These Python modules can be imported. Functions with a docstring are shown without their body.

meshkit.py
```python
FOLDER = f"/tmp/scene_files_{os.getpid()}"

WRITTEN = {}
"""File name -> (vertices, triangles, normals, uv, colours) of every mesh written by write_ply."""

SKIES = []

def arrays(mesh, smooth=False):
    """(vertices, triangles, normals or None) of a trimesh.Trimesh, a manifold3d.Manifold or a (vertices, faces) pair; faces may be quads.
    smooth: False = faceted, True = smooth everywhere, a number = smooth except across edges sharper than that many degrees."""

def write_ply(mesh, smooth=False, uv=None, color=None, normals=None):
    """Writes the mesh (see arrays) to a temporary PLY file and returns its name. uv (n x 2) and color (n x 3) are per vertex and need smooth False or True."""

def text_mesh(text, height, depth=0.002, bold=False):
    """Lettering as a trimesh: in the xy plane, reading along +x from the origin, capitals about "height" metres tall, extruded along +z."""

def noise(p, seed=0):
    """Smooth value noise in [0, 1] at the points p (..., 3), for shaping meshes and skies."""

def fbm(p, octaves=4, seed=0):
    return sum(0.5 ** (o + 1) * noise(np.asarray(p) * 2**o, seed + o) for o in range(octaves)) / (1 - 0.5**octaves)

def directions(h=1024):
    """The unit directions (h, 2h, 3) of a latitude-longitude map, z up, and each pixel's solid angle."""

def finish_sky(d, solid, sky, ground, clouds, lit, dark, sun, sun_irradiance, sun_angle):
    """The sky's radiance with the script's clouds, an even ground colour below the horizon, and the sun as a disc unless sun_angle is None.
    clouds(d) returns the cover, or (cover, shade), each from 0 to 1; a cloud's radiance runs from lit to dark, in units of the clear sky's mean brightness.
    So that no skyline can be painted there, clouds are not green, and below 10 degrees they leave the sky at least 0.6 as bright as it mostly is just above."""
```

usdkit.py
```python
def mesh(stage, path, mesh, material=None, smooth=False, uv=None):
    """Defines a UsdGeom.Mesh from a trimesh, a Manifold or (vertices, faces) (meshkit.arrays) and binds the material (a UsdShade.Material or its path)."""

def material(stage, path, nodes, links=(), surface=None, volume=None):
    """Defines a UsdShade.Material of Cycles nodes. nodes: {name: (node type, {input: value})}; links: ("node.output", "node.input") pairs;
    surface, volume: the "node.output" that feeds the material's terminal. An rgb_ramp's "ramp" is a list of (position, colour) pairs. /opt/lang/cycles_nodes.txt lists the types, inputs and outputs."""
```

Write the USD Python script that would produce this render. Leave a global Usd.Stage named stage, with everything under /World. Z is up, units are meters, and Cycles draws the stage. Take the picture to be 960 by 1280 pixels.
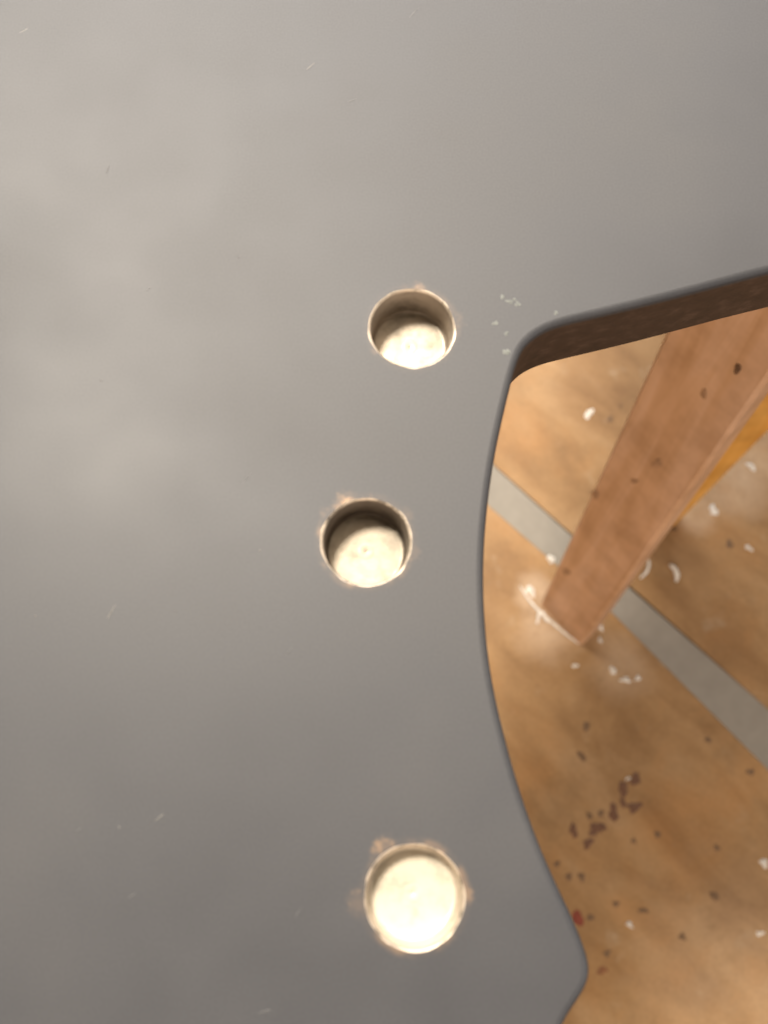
import math, random
import numpy as np, trimesh, usdkit, meshkit
from shapely.geometry import Polygon
from pxr import Usd, UsdGeom, UsdLux, Gf, Sdf, UsdShade

stage = Usd.Stage.CreateInMemory()
UsdGeom.SetStageUpAxis(stage, 'Z'); UsdGeom.SetStageMetersPerUnit(stage, 1.0)
UsdGeom.Xform.Define(stage, '/World'); UsdGeom.Scope.Define(stage, '/World/Looks')
rng = np.random.default_rng(7); random.seed(7)

# ------------------------------------------------------------------ camera, light, exposure
F = 1220.0                                   # focal length in photograph pixels
n_ = np.array([450 - 480, -(953 - 640), -F]); n_ /= np.linalg.norm(n_)
zc = -n_; xc = np.array([1, 0, 0.]) - zc * zc[0]; xc /= np.linalg.norm(xc); yc = np.cross(zc, xc)
R = np.array([xc, yc, zc])                   # camera -> world
EYE = np.array([0, 0, 1.0])
cam = UsdGeom.Camera.Define(stage, '/World/camera')
M = np.eye(4); M[:3, :3] = R.T; M[3, :3] = EYE
cam.AddTransformOp().Set(Gf.Matrix4d(*M.ravel().tolist()))
HA = 3.42
cam.CreateHorizontalApertureAttr(HA); cam.CreateVerticalApertureAttr(HA * 1280 / 960)
cam.CreateFocalLengthAttr(HA * F / 960)
cam.CreateClippingRangeAttr(Gf.Vec2f(0.01, 50))
cam.CreateFStopAttr(1.7); cam.CreateFocusDistanceAttr(0.30)
cam.CreateExposureAttr(0.0)

def look_at(prim, p, target):
    p, t = np.array(p, float), np.array(target, float)
    z = p - t; z /= np.linalg.norm(z)
    x = np.cross([0, 0, 1.0], z)
    if np.linalg.norm(x) < 1e-6: x = np.array([1.0, 0, 0])
    x /= np.linalg.norm(x); y = np.cross(z, x)
    m = np.eye(4); m[0, :3], m[1, :3], m[2, :3], m[3, :3] = x, y, z, p
    UsdGeom.Xformable(prim).AddTransformOp().Set(Gf.Matrix4d(*m.ravel().tolist()))

def rect(name, p, t, w, h, watts, col):
    l = UsdLux.RectLight.Define(stage, '/World/' + name)
    l.CreateWidthAttr(w); l.CreateHeightAttr(h); l.CreateIntensityAttr(watts); l.CreateColorAttr(Gf.Vec3f(*col)); look_at(l, p, t)

def disk(name, p, t, r, watts, col):
    l = UsdLux.DiskLight.Define(stage, '/World/' + name)
    l.CreateRadiusAttr(r); l.CreateIntensityAttr(watts); l.CreateColorAttr(Gf.Vec3f(*col)); look_at(l, p, t)

PZ = 0.79            # height of the plate's top face
TH = 0.0245          # its thickness
disk('shop_lamp', (-0.42, 0.80, PZ + 1.60), (0.05, 0.1, PZ - .4), 0.20, 182.0, (1.0, 0.90, 0.76))
rect('ceiling_fill', (0.5, 1.2, 3.1), (0.2, 0.1, 0), 2.0, 2.0, 2.6, (1.0, 0.82, 0.62))  # added soft fill in place of ceiling bounce, not an actual lamp
rect('sheen_fill', (0.0, 1.5, 1.75), (0.0, 0.1, PZ), 1.6, 0.7, 9.0, (1.0, 0.975, 0.97))  # added area light that gives the plate its sheen gradient
rect('back_fill', (-0.1, -2.1, 1.3), (0.2, 0.2, 0.3), 1.8, 1.2, 5.8, (1.0, 0.80, 0.64))  # added low fill behind the camera, brightens the leg and floor
rect('right_fill', (2.0, -0.7, 1.3), (0.2, 0.1, 0.6), 1.0, 1.0, 3.0, (0.98, 0.95, 0.95))  # added fill from the right for the rounded edge and rear leg

# ------------------------------------------------------------------ helpers
def at(u, v, z):
    """The point of height z that the photograph shows at pixel (u, v)."""
    d = R @ np.array([u - 480, 640 - v, -F])
    return EYE + d * (z - EYE[2]) / d[2]

used = {}
def numbered(path):
    k = used.get(path, -1) + 1; used[path] = k
    return path if k == 0 else f'{path}_{k:03d}'

def tag(p, **k):
    p = p.GetPrim() if hasattr(p, 'GetPrim') else p
    for a, b in k.items(): p.SetCustomDataByKey(a, b)
    return p

def obj(name, mesh, mat, parent=None, smooth=False, **k):
    path = numbered((str(parent.GetPath()) if parent else '/World') + '/' + name)
    return tag(usdkit.mesh(stage, path, mesh, mat, smooth=smooth), **k)

def thing(name, label, category, group=None):
    x = UsdGeom.Xform.Define(stage, numbered('/World/' + name)).GetPrim()
    tag(x, label=label, category=category)
    if group: tag(x, group=group)
    return x

def mat(name, nodes, links, surface='p.BSDF'):
    return usdkit.material(stage, '/World/Looks/' + name, nodes, links, surface=surface)

def lathe(c, prof, wob=None, n=96):
    """Surface of revolution about the vertical through c; prof: (radius, z) from the outside in. wob(theta) is added to the radius of the first ring."""
    th = np.arange(n) * 2 * np.pi / n
    rings = []
    for i, (r, z) in enumerate(prof):
        rr = r + (wob(th) if wob is not None and i == 0 else 0 * th)
        rings.append(np.stack([c[0] + rr * np.cos(th), c[1] + rr * np.sin(th), np.full(n, z)], 1))
    v = np.vstack(rings); f = []
    for i in range(len(prof) - 1):
        for j in range(n):
            a, b = i * n + j, i * n + (j + 1) % n
            f += [(a, b, b + n), (a, b + n, a + n)]
    return trimesh.Trimesh(v, np.array(f)[:, ::1], process=False)

def prism(pts, depth):
    """Closed solid: quad/polygon pts (front, n x 3) pushed along the vector depth."""
    p = np.asarray(pts, float); n = len(p)
    v = np.vstack([p, p + depth])
    f = [(0, i, i + 1) for i in range(1, n - 1)] + [(n, n + i + 1, n + i) for i in range(1, n - 1)]
    for i in range(n):
        j = (i + 1) % n; f += [(i, n + i, n + j), (i, n + j, j)]
    m = trimesh.Trimesh(v, f, process=False); trimesh.repair.fix_normals(m); return m

def blob(u, v, z, w, h, ang=0, rough=0.25, thick=0.0004, seed=0, n=22):
    """A low domed patch lying at height z; w, h: its size in photograph pixels, ang: degrees."""
    g = np.random.default_rng(seed + int(u * 7 + v * 13))
    th = np.arange(n) * 2 * np.pi / n
    r = 1 + rough * (np.sin(2 * th + g.uniform(0, 6)) * g.uniform(.3, 1) + np.sin(3 * th + g.uniform(0, 6)) * g.uniform(.3, 1) + .5 * np.sin(5 * th + g.uniform(0, 6)))
    x, y = r * np.cos(th) * w / 2, r * np.sin(th) * h / 2
    a = math.radians(ang)
    c = at(u, v, z)
    P = np.array([at(u + X * math.cos(a) - Y * math.sin(a), v + X * math.sin(a) + Y * math.cos(a), z) for X, Y in zip(x, y)])
    mid = (P * .55 + c * .45) + [0, 0, thick]
    V = np.vstack([P, mid, [c + [0, 0, thick * 1.25]]])
    Fc = []
    for i in range(n):
        j = (i + 1) % n
        Fc += [(i, n + i, n + j), (i, n + j, j), (n + i, 2 * n, n + j)]
    m = trimesh.Trimesh(V, np.array(Fc)[:, ::-1], process=False)
    if m.face_normals[:, 2].mean() < 0: m.invert()
    return m

def smooth_path(pts, k=8):
    """Centripetal Catmull-Rom through the points (open)."""
    p = np.asarray(pts, float); p = np.vstack([2 * p[0] - p[1], p, 2 * p[-1] - p[-2]])
    out = []
    for i in range(1, len(p) - 2):
        t = [0]
        for a, b in ((i - 1, i), (i, i + 1), (i + 1, i + 2)): t.append(t[-1] + max(1e-9, np.linalg.norm(p[b] - p[a])) ** .5)
        for s in np.linspace(t[1], t[2], k, endpoint=False):
            A1 = (t[1] - s) / (t[1] - t[0]) * p[i - 1] + (s - t[0]) / (t[1] - t[0]) * p[i]
            A2 = (t[2] - s) / (t[2] - t[1]) * p[i] + (s - t[1]) / (t[2] - t[1]) * p[i + 1]
            A3 = (t[3] - s) / (t[3] - t[2]) * p[i + 1] + (s - t[2]) / (t[3] - t[2]) * p[i + 2]
            B1 = (t[2] - s) / (t[2] - t[0]) * A1 + (s - t[0]) / (t[2] - t[0]) * A2
            B2 = (t[3] - s) / (t[3] - t[1]) * A2 + (s - t[1]) / (t[3] - t[1]) * A3
            out.append((t[2] - s) / (t[2] - t[1]) * B1 + (s - t[1]) / (t[2] - t[1]) * B2)
    out.append(p[-2]); return np.array(out)

# ------------------------------------------------------------------ materials
def spot_nodes(spots, nodes, links, noise_out, fuzz):
    """Adds a mask node chain: 1 inside any of the spots ((x, y, z), radius, strength), with a ragged edge. Returns the output's name."""
    last = None
    for i, (c, r, s) in enumerate(spots):
        nodes[f'spot_d{i}'] = ('vector_math', {'math_type': 'distance', 'vector2': tuple(c)})
        nodes[f'spot_j{i}'] = ('math', {'math_type': 'multiply_add', 'value2': fuzz * r, 'value3': -fuzz * r / 2})
        nodes[f'spot_a{i}'] = ('math', {'math_type': 'add'})
        nodes[f'spot_m{i}'] = ('map_range', {'range_type': 'smoothstep', 'from_min': r, 'from_max': r * .25, 'to_min': 0.0, 'to_max': s, 'clamp': True})
        links += [('g.position', f'spot_d{i}.vector1'), (noise_out, f'spot_j{i}.value1'), (f'spot_d{i}.value', f'spot_a{i}.value1'), (f'spot_j{i}.value', f'spot_a{i}.value2'), (f'spot_a{i}.value', f'spot_m{i}.value')]
        if last is None: last = f'spot_m{i}.result'
        else:
            nodes[f'spot_x{i}'] = ('math', {'math_type': 'maximum'}); links += [(last, f'spot_x{i}.value1'), (f'spot_m{i}.result', f'spot_x{i}.value2')]; last = f'spot_x{i}.value'
    return last

T = lambda u, v: tuple(at(u, v, PZ))
wear = [(T(434, 624), .0030, .75), (T(411, 645), .0026, .4), (T(513, 690), .0030, .6), (T(507, 645), .0024, .6),
        (T(451, 1130), .0034, .8), (T(480, 1062), .0034, .5), (T(579, 1118), .0028, .4), (T(522, 363), .0032, .3), (T(567, 402), .0032, .3)]
rims = [(T(515, 410), .0096, .22), (T(458, 677), .0095, .36), (T(518, 1121), .0097, .34)]
nodes = {'g': ('geometry', {}),
         'nb': ('noise_texture', {'scale': 12.0, 'detail': 3.5, 'roughness': .6}),
         'nf': ('noise_texture', {'scale': 1900.0, 'detail': 3.0, 'roughness': .7}),
         'nw': ('noise_texture', {'scale': 700.0, 'detail': 3.0}),
         'rb': ('rgb_ramp', {'ramp': [(.32, (.040, .041, .046)), (.5, (.049, .050, .055)), (.68, (.059, .059, .062))]}),
         'rf': ('rgb_ramp', {'ramp': [(.3, (.85, .85, .87)), (.7, (1.13, 1.12, 1.10))]}),
         'mc': ('mix_color', {'blend_type': 'multiply', 'fac': 1.0, 'use_clamp_result': False}),
         'wc': ('mix_color', {'b': (.46, .30, .18)}),
         'rr': ('map_range', {'from_min': .3, 'from_max': .7, 'to_min': .48, 'to_max': .60}),
         'bp': ('bump', {'strength': .06, 'distance': .0002}),
         'p': ('principled_bsdf', {'specular_ior_level': .5})}
links = [('g.position', 'nb.vector'), ('g.position', 'nf.vector'), ('g.position', 'nw.vector'), ('nb.fac', 'rb.fac'), ('nf.fac', 'rf.fac'), ('rb.color', 'mc.a'), ('rf.color', 'mc.b'), ('mc.result', 'wc.a'),
         ('nb.fac', 'rr.value'), ('rr.result', 'p.roughness'), ('nf.fac', 'bp.height'), ('bp.normal', 'p.normal'), ('wc.result', 'p.base_color')]
mask = spot_nodes(wear, nodes, links, 'nw.fac', 1.3)
nodes['wn'] = ('noise_texture', {'scale': 170.0, 'detail': 3.0, 'roughness': .55}); links.append(('g.position', 'wn.vector'))
nodes['wr'] = ('map_range', {'range_type': 'smoothstep', 'from_min': .46, 'from_max': .68, 'to_min': .12, 'to_max': 1.0, 'clamp': True}); links.append(('wn.fac', 'wr.value'))
nodes['sw'] = ('math', {'math_type': 'multiply'}); links += [(mask, 'sw.value1'), ('wr.result', 'sw.value2')]
mask = 'sw.value'
for i, (c, r, k) in enumerate(rims):                 # a ragged ring of bared metal hugging each rim
    nodes[f'rd{i}'] = ('vector_math', {'math_type': 'distance', 'vector2': c}); links.append(('g.position', f'rd{i}.vector1'))
    nodes[f'rk{i}'] = ('map_range', {'range_type': 'smoothstep', 'from_min': r + .0024, 'from_max': r + .0004, 'to_min': 0.0, 'to_max': k, 'clamp': True})
    nodes[f'rx{i}'] = ('math', {'math_type': 'multiply'}); nodes[f'ry{i}'] = ('math', {'math_type': 'maximum'})
    links += [(f'rd{i}.value', f'rk{i}.value'), (f'rk{i}.result', f'rx{i}.value1'), ('wr.result', f'rx{i}.value2'), (f'rx{i}.value', f'ry{i}.value1'), (mask, f'ry{i}.value2')]
    mask = f'ry{i}.value'
links += [(mask, 'wc.fac'), (mask, 'p.metallic')]
grey_paint = mat('grey_paint', nodes, links)

brown_edge = mat('brown_edge', {'g': ('geometry', {}), 'mp': ('mapping', {'scale': (1, 1, 1.2)}), 'n': ('noise_texture', {'scale': 190.0, 'detail': 6.0, 'roughness': .7}),
    'r': ('rgb_ramp', {'ramp': [(.3, (.022, .013, .009)), (.52, (.040, .023, .016)), (.72, (.085, .055, .042))]}),
    'b': ('bump', {'strength': .5, 'distance': .0005}), 'p': ('principled_bsdf', {'roughness': .62})},
    [('g.position', 'mp.vector'), ('mp.vector', 'n.vector'), ('n.fac', 'r.fac'), ('r.color', 'p.base_color'), ('n.fac', 'b.height'), ('b.normal', 'p.normal')])

def metal(name, c, rough, full=.85, lo=.6, s2=150.0):
    return mat(name, {'g': ('geometry', {}), 'n': ('noise_texture', {'scale': 420.0, 'detail': 5.0, 'roughness': .65}), 'n2': ('noise_texture', {'scale': s2, 'detail': 5.0, 'roughness': .65}),
        'r': ('rgb_ramp', {'ramp': [(.28, tuple(x * lo for x in c)), (.52, c), (.8, tuple(min(1, x * 1.12) for x in c))]}),
        'm': ('map_range', {'from_min': .3, 'from_max': .7, 'to_min': rough - .08, 'to_max': rough + .1}),
        'b': ('bump', {'strength': .22, 'distance': .0002}), 'p': ('principled_bsdf', {'metallic': full})},
        [('g.position', 'n.vector'), ('g.position', 'n2.vector'), ('n2.fac', 'r.fac'), ('r.color', 'p.base_color'), ('n.fac', 'm.value'), ('m.result', 'p.roughness'), ('n.fac', 'b.height'), ('b.normal', 'p.normal')])
pocket_metal = [metal('bare_metal_soft_shade_wall', (.36, .305, .25), .46, .45), metal('bare_metal_painted_shade_wall', (.20, .165, .135), .46, .45), metal('bare_metal_painted_light_wall', (.58, .51, .42), .46, .4)]  # upper and middle walls carry painted shade, lower wall painted light
base_metal = [metal('bare_metal_floor', (.46, .40, .32), .50, .35), metal('bare_metal_floor_grey', (.41, .355, .28), .50, .35), metal('bare_metal_floor_painted_light', (.62, .56, .455), .50, .35)]  # lower pocket floor is lightened, its stronger light put into the colour
rim_metal = metal('worn_rim_metal', (.52, .44, .35), .50, .5, .2, 330.0)

flr = {'g': ('geometry', {}),
    'mp': ('mapping', {'scale': (1, 1, 1), 'rotation': (0, 0, .75)}),
    'ms': ('mapping', {'scale': (2.5, 7, 1)}),
    'ng': ('noise_texture', {'scale': 3.2, 'detail': 6.0, 'roughness': .6, 'distortion': .6}),
    'nb': ('noise_texture', {'scale': 9.0, 'detail': 5.0, 'roughness': .62, 'distortion': .3}),
    'nd': ('noise_texture', {'scale': 23.0, 'detail': 6.0, 'roughness': .7}),
    'nf': ('noise_texture', {'scale': 330.0, 'detail': 3.0, 'roughness': .7}),
    'rg': ('rgb_ramp', {'ramp': [(.3, (.29, .160, .064)), (.5, (.375, .218, .093)), (.72, (.45, .282, .140))]}),
    'rb': ('rgb_ramp', {'ramp': [(.32, (.78, .74, .70)), (.5, (1, 1, 1)), (.68, (1.10, 1.0, .88))]}),
    'rd': ('rgb_ramp', {'ramp': [(.60, (0, 0, 0)), (.74, (.55, .55, .55))]}),
    'rf': ('rgb_ramp', {'ramp': [(.3, (.86, .86, .86)), (.7, (1.12, 1.12, 1.12))]}),
    'm1': ('mix_color', {'blend_type': 'multiply', 'fac': .9, 'use_clamp_result': False}),
    'm2': ('mix_color', {'b': (.48, .37, .25)}),
    'm3': ('mix_color', {'blend_type': 'multiply', 'fac': 1.0, 'use_clamp_result': False}),
    'b': ('bump', {'strength': .2, 'distance': .0006}),
    'p': ('principled_bsdf', {'roughness': .5, 'specular_ior_level': .35})}
flr_links = [('g.position', 'mp.vector'), ('mp.vector', 'ms.vector'), ('ms.vector', 'ng.vector'), ('g.position', 'nb.vector'), ('g.position', 'nd.vector'), ('g.position', 'nf.vector'),
    ('ng.fac', 'rg.fac'), ('nb.fac', 'rb.fac'), ('nd.fac', 'rd.fac'), ('nf.fac', 'rf.fac'), ('rg.color', 'm1.a'), ('rb.color', 'm1.b'), ('m1.result', 'm2.a'), ('rd.color', 'm2.fac'),
    ('m2.result', 'dm.a'), ('dm.result', 'sm.a'), ('sm.result', 'm3.a'), ('rf.color', 'm3.b'), ('m3.result', 'p.base_color'), ('nf.fac', 'b.height'), ('b.normal', 'p.normal')]
Q = lambda u, v: tuple(at(u, v, 0.0))
dust_spots = [(Q(915, 600), .065, .5), (Q(870, 640), .035, .5), (Q(955, 570), .05, .4), (Q(690, 780), .05, .55), (Q(668, 742), .03, .7), (Q(775, 835), .045, .35), (Q(930, 1240), .15, .22)]
flr['dm'] = ('mix_color', {'b': (.68, .52, .37)}); flr['sm'] = ('mix_color', {'b': (.22, .13, .055)})
dm = spot_nodes(dust_spots, flr, flr_links, 'nd.fac', 1.6)
flr['da'] = ('math', {'math_type': 'multiply', 'use_clamp': True}); flr['dr'] = ('map_range', {'from_min': .35, 'from_max': .62, 'to_min': .45, 'to_max': 1.1, 'clamp': True})
flr_links += [('nd.fac', 'dr.value'), (dm, 'da.value1'), ('dr.result', 'da.value2'), ('da.value', 'dm.fac')]
flr['ns'] = ('noise_texture', {'scale': 15.0, 'detail': 7.0, 'roughness': .68, 'distortion': .5}); flr['sr'] = ('map_range', {'range_type': 'smoothstep', 'from_min': .52, 'from_max': .72, 'to_min': 0.0, 'to_max': .45, 'clamp': True})
flr_links += [('g.position', 'ns.vector'), ('ns.fac', 'sr.value'), ('sr.result', 'sm.fac')]
floor_mat = mat('brown_floor', flr, flr_links)

def wood(name, ramp, along, rough=.55):
    """Wood whose grain runs along the direction `along`."""
    a = np.array(along, float); a /= np.linalg.norm(a)
    ref = np.array([1, 0, 0.]); e1 = np.cross(a, ref); e1 /= np.linalg.norm(e1); e2 = np.cross(a, e1)
    return mat(name, {'g': ('geometry', {}),
        'da': ('vector_math', {'math_type': 'dot_product', 'vector2': tuple(a * 5)}), 'd1': ('vector_math', {'math_type': 'dot_product', 'vector2': tuple(e1 * 60)}), 'd2': ('vector_math', {'math_type': 'dot_product', 'vector2': tuple(e2 * 60)}),
        'c': ('combine_xyz', {}), 'n': ('noise_texture', {'scale': 1.0, 'detail': 5.0, 'roughness': .6, 'distortion': .8}),
        'n2': ('noise_texture', {'scale': 26.0, 'detail': 4.0, 'roughness': .6}), 'r': ('rgb_ramp', {'ramp': ramp}),
        'r2': ('rgb_ramp', {'ramp': [(.35, (.80, .76, .72)), (.6, (1.06, 1.05, 1.05))]}),
        'm': ('mix_color', {'blend_type': 'multiply', 'fac': .9, 'use_clamp_result': False}), 'b': ('bump', {'strength': .3, 'distance': .0008}), 'p': ('principled_bsdf', {'roughness': rough, 'specular_ior_level': .4})},
        [('g.position', 'da.vector1'), ('g.position', 'd1.vector1'), ('g.position', 'd2.vector1'), ('da.value', 'c.x'), ('d1.value', 'c.y'), ('d2.value', 'c.z'), ('c.vector', 'n.vector'), ('g.position', 'n2.vector'),
         ('n.fac', 'r.fac'), ('n2.fac', 'r2.fac'), ('r.color', 'm.a'), ('r2.color', 'm.b'), ('m.result', 'p.base_color'), ('n.fac', 'b.height'), ('b.normal', 'p.normal')])

def plain(name, c, rough=.6, scale=200., var=.25, spec=.4):
    return mat(name, {'g': ('geometry', {}), 'n': ('noise_texture', {'scale': scale, 'detail': 4.0, 'roughness': .65}), 'r': ('rgb_ramp', {'ramp': [(.3, tuple(x * (1 - var) for x in c)), (.7, tuple(min(.95, x * (1 + var)) for x in c))]}),
        'b': ('bump', {'strength': .3, 'distance': .0004}), 'p': ('principled_bsdf', {'roughness': rough, 'specular_ior_level': spec})},
        [('g.position', 'n.vector'), ('n.fac', 'r.fac'), ('r.color', 'p.base_color'), ('n.fac', 'b.height'), ('b.normal', 'p.normal')])
tape_mat = plain('grey_tape', (.29, .26, .215), .5, 60., .07)
fleck_mat = plain('white_flake', (.86, .81, .73), .7, 300., .12)
drip_brown = plain('dried_brown_drip', (.17, .083, .045), .45, 400., .3)
drip_dark = plain('dark_speck', (.19, .11, .055), .6, 400., .3)
drip_red = plain('red_drip', (.24, .055, .030), .5, 300., .3)
dust_mat = plain('pale_dust', (.60, .50, .40), .85, 260., .2)
scuff_mat = plain('pale_scuff', (.12, .127, .118), .6, 900., .35)
hair_mat = plain('hair_scratch', (.082, .082, .084), .45, 900., .2)
scratch_mat = plain('light_scratch', (.105, .102, .097), .45, 900., .2)

# ------------------------------------------------------------------ floor
floor = obj('floor', prism([(-1.6, -1.4, 0), (1.6, -1.4, 0), (1.6, 2.2, 0), (-1.6, 2.2, 0)], np.array([0, 0, -.02])), floor_mat, kind='structure', label='worn brown board floor with drips, specks and dust')

# dried drips and specks on the floor
for i, (u, v, w, h, a) in enumerate([(794, 974, 11, 19, 15), (779, 986, 14, 17, 0), (767, 1016, 12, 22, -18), (793, 1009, 15, 15, 0), (779, 1004, 8, 12, -40), (748, 1034, 22, 11, 25), (741, 1041, 9, 10, 0), (717, 1038, 9, 19, 0), (735, 1054, 12, 13, 0)]):
    obj('drip', blob(u, v, 0.0002, w, h, a, seed=i), drip_brown, floor, smooth=True)
for i, (u, v, w, h, a) in enumerate([(737, 1020, 7, 10, 0), (751, 1017, 8, 9, 0), (822, 1043, 9, 8, 0), (792, 1051, 7, 6, 0), (711, 1096, 9, 9, 0), (727, 1096, 10, 9, 30), (696, 1080, 8, 7, 0), (738, 1147, 9, 9, 0), (759, 1192, 8, 9, 0), (912, 680, 9, 11, 0),
        (733, 908, 10, 10, 0), (727, 945, 13, 8, 40), (842, 797, 9, 6, 30), (763, 524, 8, 8, 0), (774, 555, 8, 8, 0), (776, 507, 5, 5, 0), (770, 1130, 8, 8, 0), (893, 1120, 9, 14, -30), (853, 1171, 10, 8, 20), (896, 1060, 7, 8, 0), (885, 925, 8, 7, 0), (842, 661, 12, 5, 0), (804, 1138, 12, 7, 20), (938, 965, 10, 8, 10)]):
    obj('speck', blob(u, v, 0.0002, w, h, a, seed=40 + i), drip_dark, floor, smooth=True)
obj('drip', blob(722, 1148, 0.0002, 13, 22, -30, .15, seed=3), drip_red, floor, smooth=True, label='red drip beside the plate edge')
obj('drip', blob(753, 1213, 0.0002, 13, 10, -10, .3, seed=5), plain('rust_drip', (.24, .10, .04), .5), floor, smooth=True, label='rust coloured smear near the plate corner')

# ------------------------------------------------------------------ tape
q = [at(u, v, 0.0003) for u, v in [(480, 459), (480, 519), (765, 766), (955, 957), (1100, 1108), (1100, 1012), (960, 887), (791, 739)]]
tp = np.array(q)
tape = obj('floor_tape', prism(tp, np.array([0, 0, .0005])), tape_mat, label='dull grey tape strip stuck across the brown floor, passing under the wooden leg', category='tape')

# ------------------------------------------------------------------ wooden trestle
UND = PZ - TH
def plane_dir(P, pix, dx):
    """Direction (dx, dy, 1) from P whose image runs through the pixel pix."""
    n = np.cross(P - EYE, at(*pix, 0.0) - EYE); return np.array([dx, -(n[0] * dx + n[2]) / n[1], 1.0])
def solve_dir(P, a, Q, b):
    d = np.cross(np.cross(P - EYE, at(*a, 0.) - EYE), np.cross(Q - EYE, at(*b, 0.) - EYE)); return d / d[2]

def board(corners, dirs, top, bevel=.0025, cuts=14, seed=0):
    """A board standing on the floor: corners (4 x 3, going round) each rising along its own direction to height top; long arrises eased, faces very slightly uneven."""
    c = np.asarray(corners, float); m = len(c); ring = []
    for i in range(m):
        a, b, d = c[i], c[i - 1], c[(i + 1) % m]
        for o, s in ((b, 1), (d, 0)):
            ring.append((i, (o - a) / np.linalg.norm(o - a) * bevel))
    V = []; zs = np.linspace(0, top, cuts + 1)
    for z in zs:
        for i, off in ring:
            p = c[i] + off + np.asarray(dirs[i]) * z
            p = p + (meshkit.fbm(p * np.array([30, 30, 7]) + seed, 3) - .5) * .0016 * np.array([1, 1, 0])
            V.append(p)
    n = len(ring); Fc = []
    for k in range(cuts):
        for i in range(n):
            j = (i + 1) % n; a, b = k * n + i, k * n + j
            Fc += [(a, b, b + n), (a, b + n, a + n)]
    Fc += [(0, i + 1, i) for i in range(1, n - 1)] + [(cuts * n, cuts * n + i, cuts * n + i + 1) for i in range(1, n - 1)]
    mm = trimesh.Trimesh(np.array(V), Fc, process=False); trimesh.repair.fix_normals(mm); return mm

F0, F1 = at(675, 755, 0), at(726, 808, 0)
d1 = solve_dir(F0, (825, 430), F1, (956, 480))
wdir = (F1 - F0) / np.linalg.norm(F1 - F0)
back = np.array([-wdir[1], wdir[0], 0]); back *= np.sign(back @ np.array([1, 1, 0])) * .026
wood_leg = wood('brown_wood', [(.3, (.54, .325, .18)), (.5, (.62, .39, .235)), (.7, (.69, .46, .31))], d1)
trestle = thing('wooden_trestle', 'brown wooden trestle standing on the floor, its legs seen through the scalloped cutout', 'trestle')
leg_a = obj('leg', board([F0, F1, F1 + back, F0 + back], [d1] * 4, UND - .05), wood_leg, trestle, smooth=35)
G0 = at(838, 661, 0); d2 = plane_dir(G0, (960, 477), -.07)
G_ = at(796, 690, 0)
gb = at(843, 650, 0) - G0
wood_grey = wood('weathered_wood', [(.3, (.26, .17, .125)), (.5, (.33, .225, .17)), (.7, (.38, .27, .21))], d2)
leg_b = obj('leg', board([G_, G0, G0 + gb * .9, G_ + gb * .9], [d2] * 4, UND - .05, bevel=.001, seed=4), wood_grey, trestle, smooth=35, label='greyish weathered wooden leg behind the front leg')
Y0, Y1 = at(838.6, 660.6, 0), at(846, 654, 0)
d3 = plane_dir(Y1, (960, 538), .02)
wood_yellow = wood('varnished_wood', [(.3, (.62, .31, .06)), (.5, (.72, .38, .08)), (.7, (.78, .45, .12))], d2, .45)
yb = np.array([.004, .008, 0])
obj('brace', board([Y0, Y1, Y1 + yb, Y0 + yb], [d2, d3, d3, d2], UND - .05, bevel=.0008, seed=9), wood_yellow, trestle, smooth=35, label='yellow varnished wooden brace against the rear leg')
tops = np.array([F0 + d1 * UND, F1 + d1 * UND, G0 + d2 * UND, Y1 + d3 * UND]); lo, hi = tops.min(0), tops.max(0)
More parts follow.
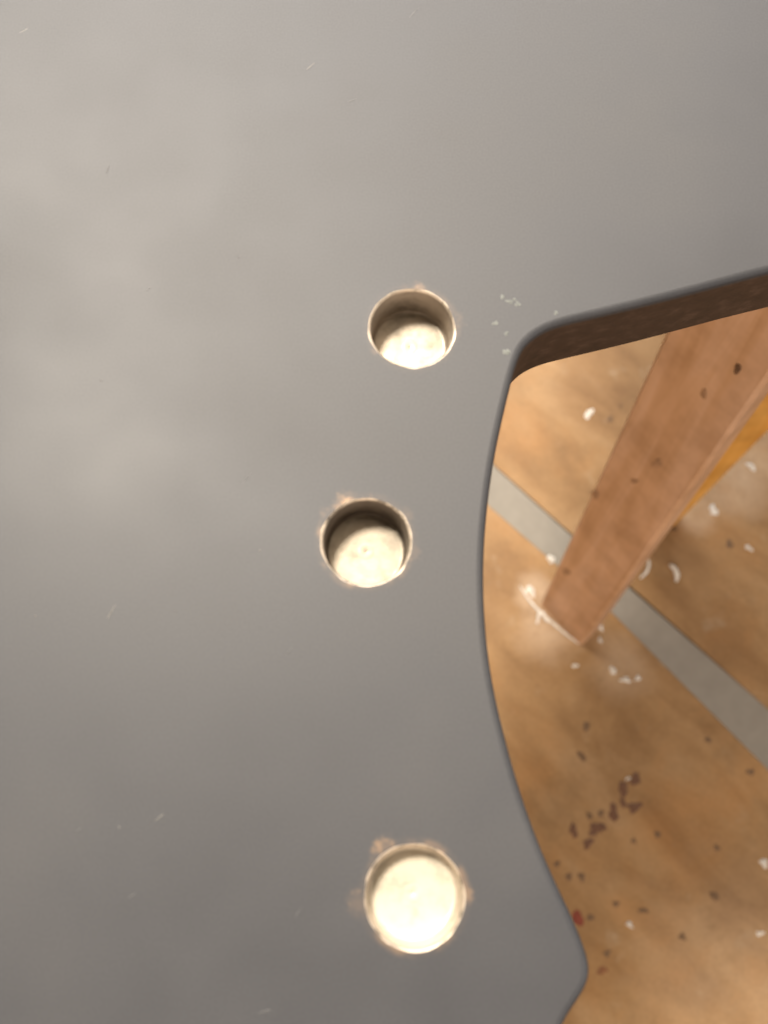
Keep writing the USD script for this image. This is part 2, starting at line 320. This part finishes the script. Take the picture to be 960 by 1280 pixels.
bm = trimesh.creation.box([hi[0] - lo[0] + .10, hi[1] - lo[1] + .08, .05]); bm.apply_translation([(lo[0] + hi[0]) / 2 + .03, (lo[1] + hi[1]) / 2 + .02, UND - .0252])
obj('top_beam', bm, wood_leg, trestle)
# knots on the front leg
fn = np.cross(wdir, d1); fn /= np.linalg.norm(fn)
if fn @ (EYE - F0) < 0: fn = -fn
knot_mat = plain('wood_knot', (.17, .095, .055), .6, 300., .4)
soft_knot = plain('soft_knot', (.40, .24, .14), .6, 300., .3)
def on_leg(u, v):
    d = at(u, v, 0) - EYE; t = (F0 - EYE) @ fn / (d @ fn); return EYE + d * t
for i, (u, v, w, h, m) in enumerate([(922, 461, 10, 12, knot_mat), (822, 579, 15, 13, soft_knot), (793, 601, 8, 7, soft_knot), (708, 715, 9, 8, soft_knot), (744, 618, 10, 10, soft_knot), (880, 492, 9, 12, soft_knot)]):
    g = np.random.default_rng(i); n = 18; th = np.arange(n) * 2 * np.pi / n; r = 1 + .18 * np.sin(2 * th + g.uniform(0, 6)) + .12 * np.sin(3 * th + g.uniform(0, 6))
    P = np.array([on_leg(u + w / 2 * a * math.cos(t), v + h / 2 * a * math.sin(t)) for a, t in zip(r, th)])
    c = P.mean(0); V = np.vstack([P + fn * .0002, [c + fn * .0011]])
    mk = trimesh.Trimesh(V, [(k, (k + 1) % n, n) for k in range(n)], process=False)
    if mk.face_normals[0] @ fn < 0: mk.invert()
    obj('knot', mk, m, leg_a, smooth=True)

# ------------------------------------------------------------------ grey plate
plate = thing('grey_plate', 'thick matt grey plate with three round bare metal pockets and a scalloped right edge', 'plate')
rim_px = [(960, 340), (920, 350.5), (880, 361), (840, 371.5), (800, 381.5), (760, 391), (728, 398.5), (706, 404), (688, 410), (671, 419), (656, 433), (649, 447), (643, 465), (638, 484), (629, 522), (619, 570), (611, 625), (606, 685), (605.5, 745), (610, 808), (619, 865), (633, 925), (651, 988), (674, 1053), (698, 1108), (718, 1150), (730, 1180), (737, 1203), (738, 1219), (733, 1236), (720, 1257), (705, 1281)]
P2 = np.array([at(u, v, PZ)[:2] for u, v in rim_px])
right = np.array([[.34, .33], [.335, .22], [.31, .175], [.26, .158], [.18, .136]])
low = np.array([[.033, -.065], [.015, -.10], [-.02, -.16], [-.07, -.20], [-.14, -.215]])
rest = np.array([[-.26, -.20], [-.33, -.14], [-.35, -.04], [-.345, .05], [-.31, .13], [-.2, .20], [-.1, .255], [-.03, .30], [.02, .342], [.05, .40], [.058, .50], [.07, .66], [.12, .74], [.34, .74], [.41, .70], [.42, .60], [.38, .46]])  # unseen outline; upper right lobe added to keep the shop lamp off the floor
edge = smooth_path(np.vstack([right, P2, low, rest, right[:1]]), 6)[:-1]
for _ in range(6): edge = .5 * edge + .25 * (np.roll(edge, 1, 0) + np.roll(edge, -1, 0))
if Polygon(edge).exterior.is_ccw is False: edge = edge[::-1]
nxt, prv = np.roll(edge, -1, 0), np.roll(edge, 1, 0)
tg = nxt - prv; tg /= np.linalg.norm(tg, axis=1, keepdims=True); outn = np.stack([tg[:, 1], -tg[:, 0]], 1)
RO = .0018
rings = []
for t in np.linspace(0, math.pi / 2, 7): rings.append(np.column_stack([edge - outn * RO * (1 - math.sin(t)), np.full(len(edge), PZ - RO * (1 - math.cos(t)))]))
n = len(edge)
# top face with its rounded arris; holes where the pockets sit
CEN = [at(515, 410, PZ), at(458, 677, PZ), at(518, 1121, PZ)]
RAD = [.0096, .0095, .0097]
def wobbler(i):
    g = np.random.default_rng(90 + i); ph = g.uniform(0, 6.28, 6)
    return lambda th: .00008 * (np.sin(2 * th + ph[0]) + np.sin(3 * th + ph[1]) + .8 * np.sin(5 * th + ph[2]) + .6 * np.sin(9 * th + ph[3]) + .5 * np.sin(14 * th + ph[4]))
th = np.arange(96) * 2 * np.pi / 96
holes = []
for i, (c, r) in enumerate(zip(CEN, RAD)):
    rr = r + .0006 + wobbler(i)(th); holes.append(np.stack([c[0] + rr * np.cos(th), c[1] + rr * np.sin(th)], 1))
v2, f2 = trimesh.creation.triangulate_polygon(Polygon(rings[0][:, :2], holes), engine='earcut')
top = trimesh.Trimesh(np.column_stack([v2, np.full(len(v2), PZ)]), f2, process=False)
if top.face_normals[:, 2].mean() < 0: top.invert()
rv = np.vstack(rings); rf = []
for k in range(len(rings) - 1):
    for i in range(n):
        j = (i + 1) % n; a, b = k * n + i, k * n + j
        rf += [(a, b + n, b), (a, a + n, b + n)]
rnd = trimesh.Trimesh(rv, rf, process=False)
if (rnd.face_normals[:n * 2, 2]).mean() < 0: rnd.invert()
face = obj('top_face', trimesh.util.concatenate([top, rnd]), grey_paint, plate, smooth=40)
# side wall and underside
zs = [PZ - RO, PZ - TH * .4, PZ - TH * .75, PZ - TH + .0008, PZ - TH]
wv = np.vstack([np.column_stack([edge - outn * (.0008 if k == 4 else 0), np.full(n, z)]) for k, z in enumerate(zs)]); wf = []
for k in range(len(zs) - 1):
    for i in range(n):
        j = (i + 1) % n; a, b = k * n + i, k * n + j
        wf += [(a, b + n, b), (a, a + n, b + n)]
wall = trimesh.Trimesh(wv, wf, process=False)
if (wall.face_normals[0, :2] @ outn[0]) < 0: wall.invert()
v3, f3 = trimesh.creation.triangulate_polygon(Polygon(edge - outn * .0008), engine='earcut')
bot = trimesh.Trimesh(np.column_stack([v3, np.full(len(v3), PZ - TH)]), f3, process=False)
if bot.face_normals[:, 2].mean() > 0: bot.invert()
obj('edge', trimesh.util.concatenate([wall, bot]), brown_edge, plate, smooth=40, label='dark brown cut edge of the plate')
# pockets
DEP = .0118
for i, (c, r) in enumerate(zip(CEN, RAD)):
    w = wobbler(i)
    rim = lathe(c, [(r + .0006, PZ), (r + .00035, PZ - .00008), (r + .0001, PZ - .0003), (r, PZ - .0007)], w)
    FR = .0012; Z = PZ - (.0106, .0104, .0060)[i]
    fil = [(r - .0003 - FR + FR * math.cos(a), Z + FR - FR * math.sin(a)) for a in np.linspace(0, math.pi / 2, 14)]
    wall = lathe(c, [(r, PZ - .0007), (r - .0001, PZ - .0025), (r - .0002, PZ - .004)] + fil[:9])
    base = lathe(c, fil[8:] + [(.0035, Z - .00003), (.0019, Z - .00005)])
    mark = lathe(c, [(.0019, Z - .00005), (.0016, Z - .00002), (.0011, Z - .00002), (.0007, Z - .00006), (.0003, Z - .00010), (.00003, Z - .00022)], n=48)
    for m in (rim, wall, base, mark):
        if m.face_normals[:, 2].mean() < 0: m.invert()
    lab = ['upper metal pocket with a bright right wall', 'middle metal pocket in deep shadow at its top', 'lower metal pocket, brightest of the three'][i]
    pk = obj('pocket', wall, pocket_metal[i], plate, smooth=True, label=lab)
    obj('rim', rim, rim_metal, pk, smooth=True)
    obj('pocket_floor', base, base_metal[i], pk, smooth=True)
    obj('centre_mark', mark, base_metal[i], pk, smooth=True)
# scuffs and scratches on the paint
for i, (u, v, w, h, a) in enumerate([(637, 377, 8, 6, 0), (647, 380, 9, 5, 30), (628, 371, 6, 5, 0), (643, 374, 5, 3, 0), (633, 440, 8, 9, 0), (633, 417, 6, 5, 0), (619, 404, 7, 6, 0), (695, 391, 5, 6, 0)]):
    obj('scuff', blob(u, v, PZ + .00002, w, h, a, .3, .00004, seed=60 + i), scuff_mat, plate, smooth=True)
for i, (u, v, w, h, a) in enumerate([(388, 83, 14, 2, -42), (139, 765, 22, 2.2, -60), (199, 1022, 16, 2, -40), (30, 38, 12, 2, -30), (325, 688, 3, 3, 0), (149, 1034, 3, 3, 0), (44, 770, 3, 3, 0)]):
    obj('scratch', blob(u, v, PZ + .00002, w, h, a, .15, .00003, seed=80 + i), scratch_mat, plate, smooth=True)

for k in range(13):
    u, v = rng.uniform(10, 590), rng.uniform(10, 1270)
    if min(math.hypot(u - a, v - b) for a, b in ((515, 410), (458, 677), (518, 1121))) < 85: continue
    obj('scratch', blob(u, v, PZ + .00002, rng.uniform(5, 20), rng.uniform(1.2, 2.0), rng.uniform(-75, -15), .15, .00003, seed=200 + k), hair_mat, plate, smooth=True)

# ------------------------------------------------------------------ flakes and shavings lying on the floor
def flake(name, u, v, w, h, a, label, thick=.003, cat='flake', m=fleck_mat, seed=0):
    obj(name, blob(u, v, 0.0002, w * .85, h * .85, a, .34, thick * .4, seed=seed), m, None, smooth=True, label=label, category=cat, group='pale flakes and shavings on the floor')

def curl(name, pts, wpx, label, cat='shaving'):
    p = smooth_path(np.array([at(u, v, .0012) for u, v in pts]), 5); n = len(p); sides = 6; V = []; Fc = []
    t = np.gradient(p, axis=0); t /= np.linalg.norm(t, axis=1, keepdims=True)
    for k in range(n):
        r = wpx / 2 / F * (.5 + .5 * math.sin(math.pi * (k + .5) / n)) * (.8 + .4 * rng.random())
        b = np.cross(t[k], [0, 0, 1.0])
        for s in range(sides):
            an = 2 * math.pi * s / sides; V.append(p[k] + b * r * math.cos(an) + np.array([0, 0, 1.0]) * r * .6 * math.sin(an) + [0, 0, r * .3])
    for k in range(n - 1):
        for s in range(sides):
            a_, b_ = k * sides + s, k * sides + (s + 1) % sides; Fc += [(a_, b_, b_ + sides), (a_, b_ + sides, a_ + sides)]
    Fc += [(0, s + 1, s) for s in range(1, sides - 1)] + [((n - 1) * sides, (n - 1) * sides + s, (n - 1) * sides + s + 1) for s in range(1, sides - 1)]
    m = trimesh.Trimesh(np.array(V), Fc, process=False); trimesh.repair.fix_normals(m)
    obj(name, m, fleck_mat, None, smooth=True, label=label, category=cat, group='pale flakes and shavings on the floor')

flake('paint_flake', 736, 517, 13, 11, -30, 'white flake alone on bright floor left of the leg, below the dark plate edge')
flake('paint_flake', 689, 699, 11, 12, 0, 'bright white flake against the leg where the tape passes under it', .005)
flake('paint_flake', 662, 737, 10, 14, -35, 'thick bright white crumb just above the front corner of the leg foot', .006)
flake('paint_flake', 665, 741, 13, 8, 50, 'bright white crumb touching the left corner of the leg foot', .006, seed=9)
curl('wood_shaving', [(650, 733), (660, 748), (672, 762), (690, 778), (708, 793), (724, 805)], 3.4, 'long pale shaving lying along the bottom edge of the wooden leg')
curl('wood_shaving', [(674, 762), (673, 772), (671, 780)], 4, 'short pale shaving pointing down from the leg foot')
curl('wood_shaving', [(679, 764), (681, 772), (687, 778)], 4, 'short curled shaving beside the leg foot, right of its twin')
curl('wood_shaving', [(837, 706), (843, 711), (846, 719), (845, 727)], 7, 'curled white shaving on the brown floor right of the leg')
curl('wood_shaving', [(806, 693), (811, 703), (808, 715), (800, 723)], 3.5, 'thin pale curved shaving close to the right side of the leg')
flake('paint_flake', 892, 638, 14, 13, 10, 'large white flake on the dusty patch right of the yellow brace', .005)
flake('paint_flake', 939, 583, 13, 9, 20, 'white flake on the dusty patch near the right frame edge, highest one', .004)
flake('paint_flake', 936, 685, 11, 6, 35, 'small oblong white flake right of a dark speck')
flake('paint_flake', 751, 783, 6, 13, -20, 'slim pale flake between the leg foot and the tape')
flake('paint_flake', 750, 800, 6, 8, 0, 'tiny pale flake below the slim one beside the leg foot')
flake('paint_flake', 719, 832, 8, 6, 10, 'pale flake alone on the floor below the tip of the leg')
flake('paint_flake', 766, 838, 9, 12, -30, 'pale flake at the left end of the scattered row below the tape')
flake('paint_flake', 782, 850, 16, 7, 15, 'broad pale flake in the middle of the row below the tape')
flake('paint_flake', 797, 848, 10, 6, -20, 'pale flake at the right end of the row below the tape')
flake('paint_flake', 787, 1156, 12, 6, 35, 'bright sliver on the floor right of the red drip', .003)
flake('paint_flake', 955, 1079, 9, 16, -35, 'white sliver at the right frame edge below the tape')
flake('paint_flake', 785, 973, 6, 5, 0, 'tiny white crumb touching the uppermost brown drip')
flake('paint_flake', 950, 1167, 10, 8, 0, 'faint pale flake near the lower right of the frame')
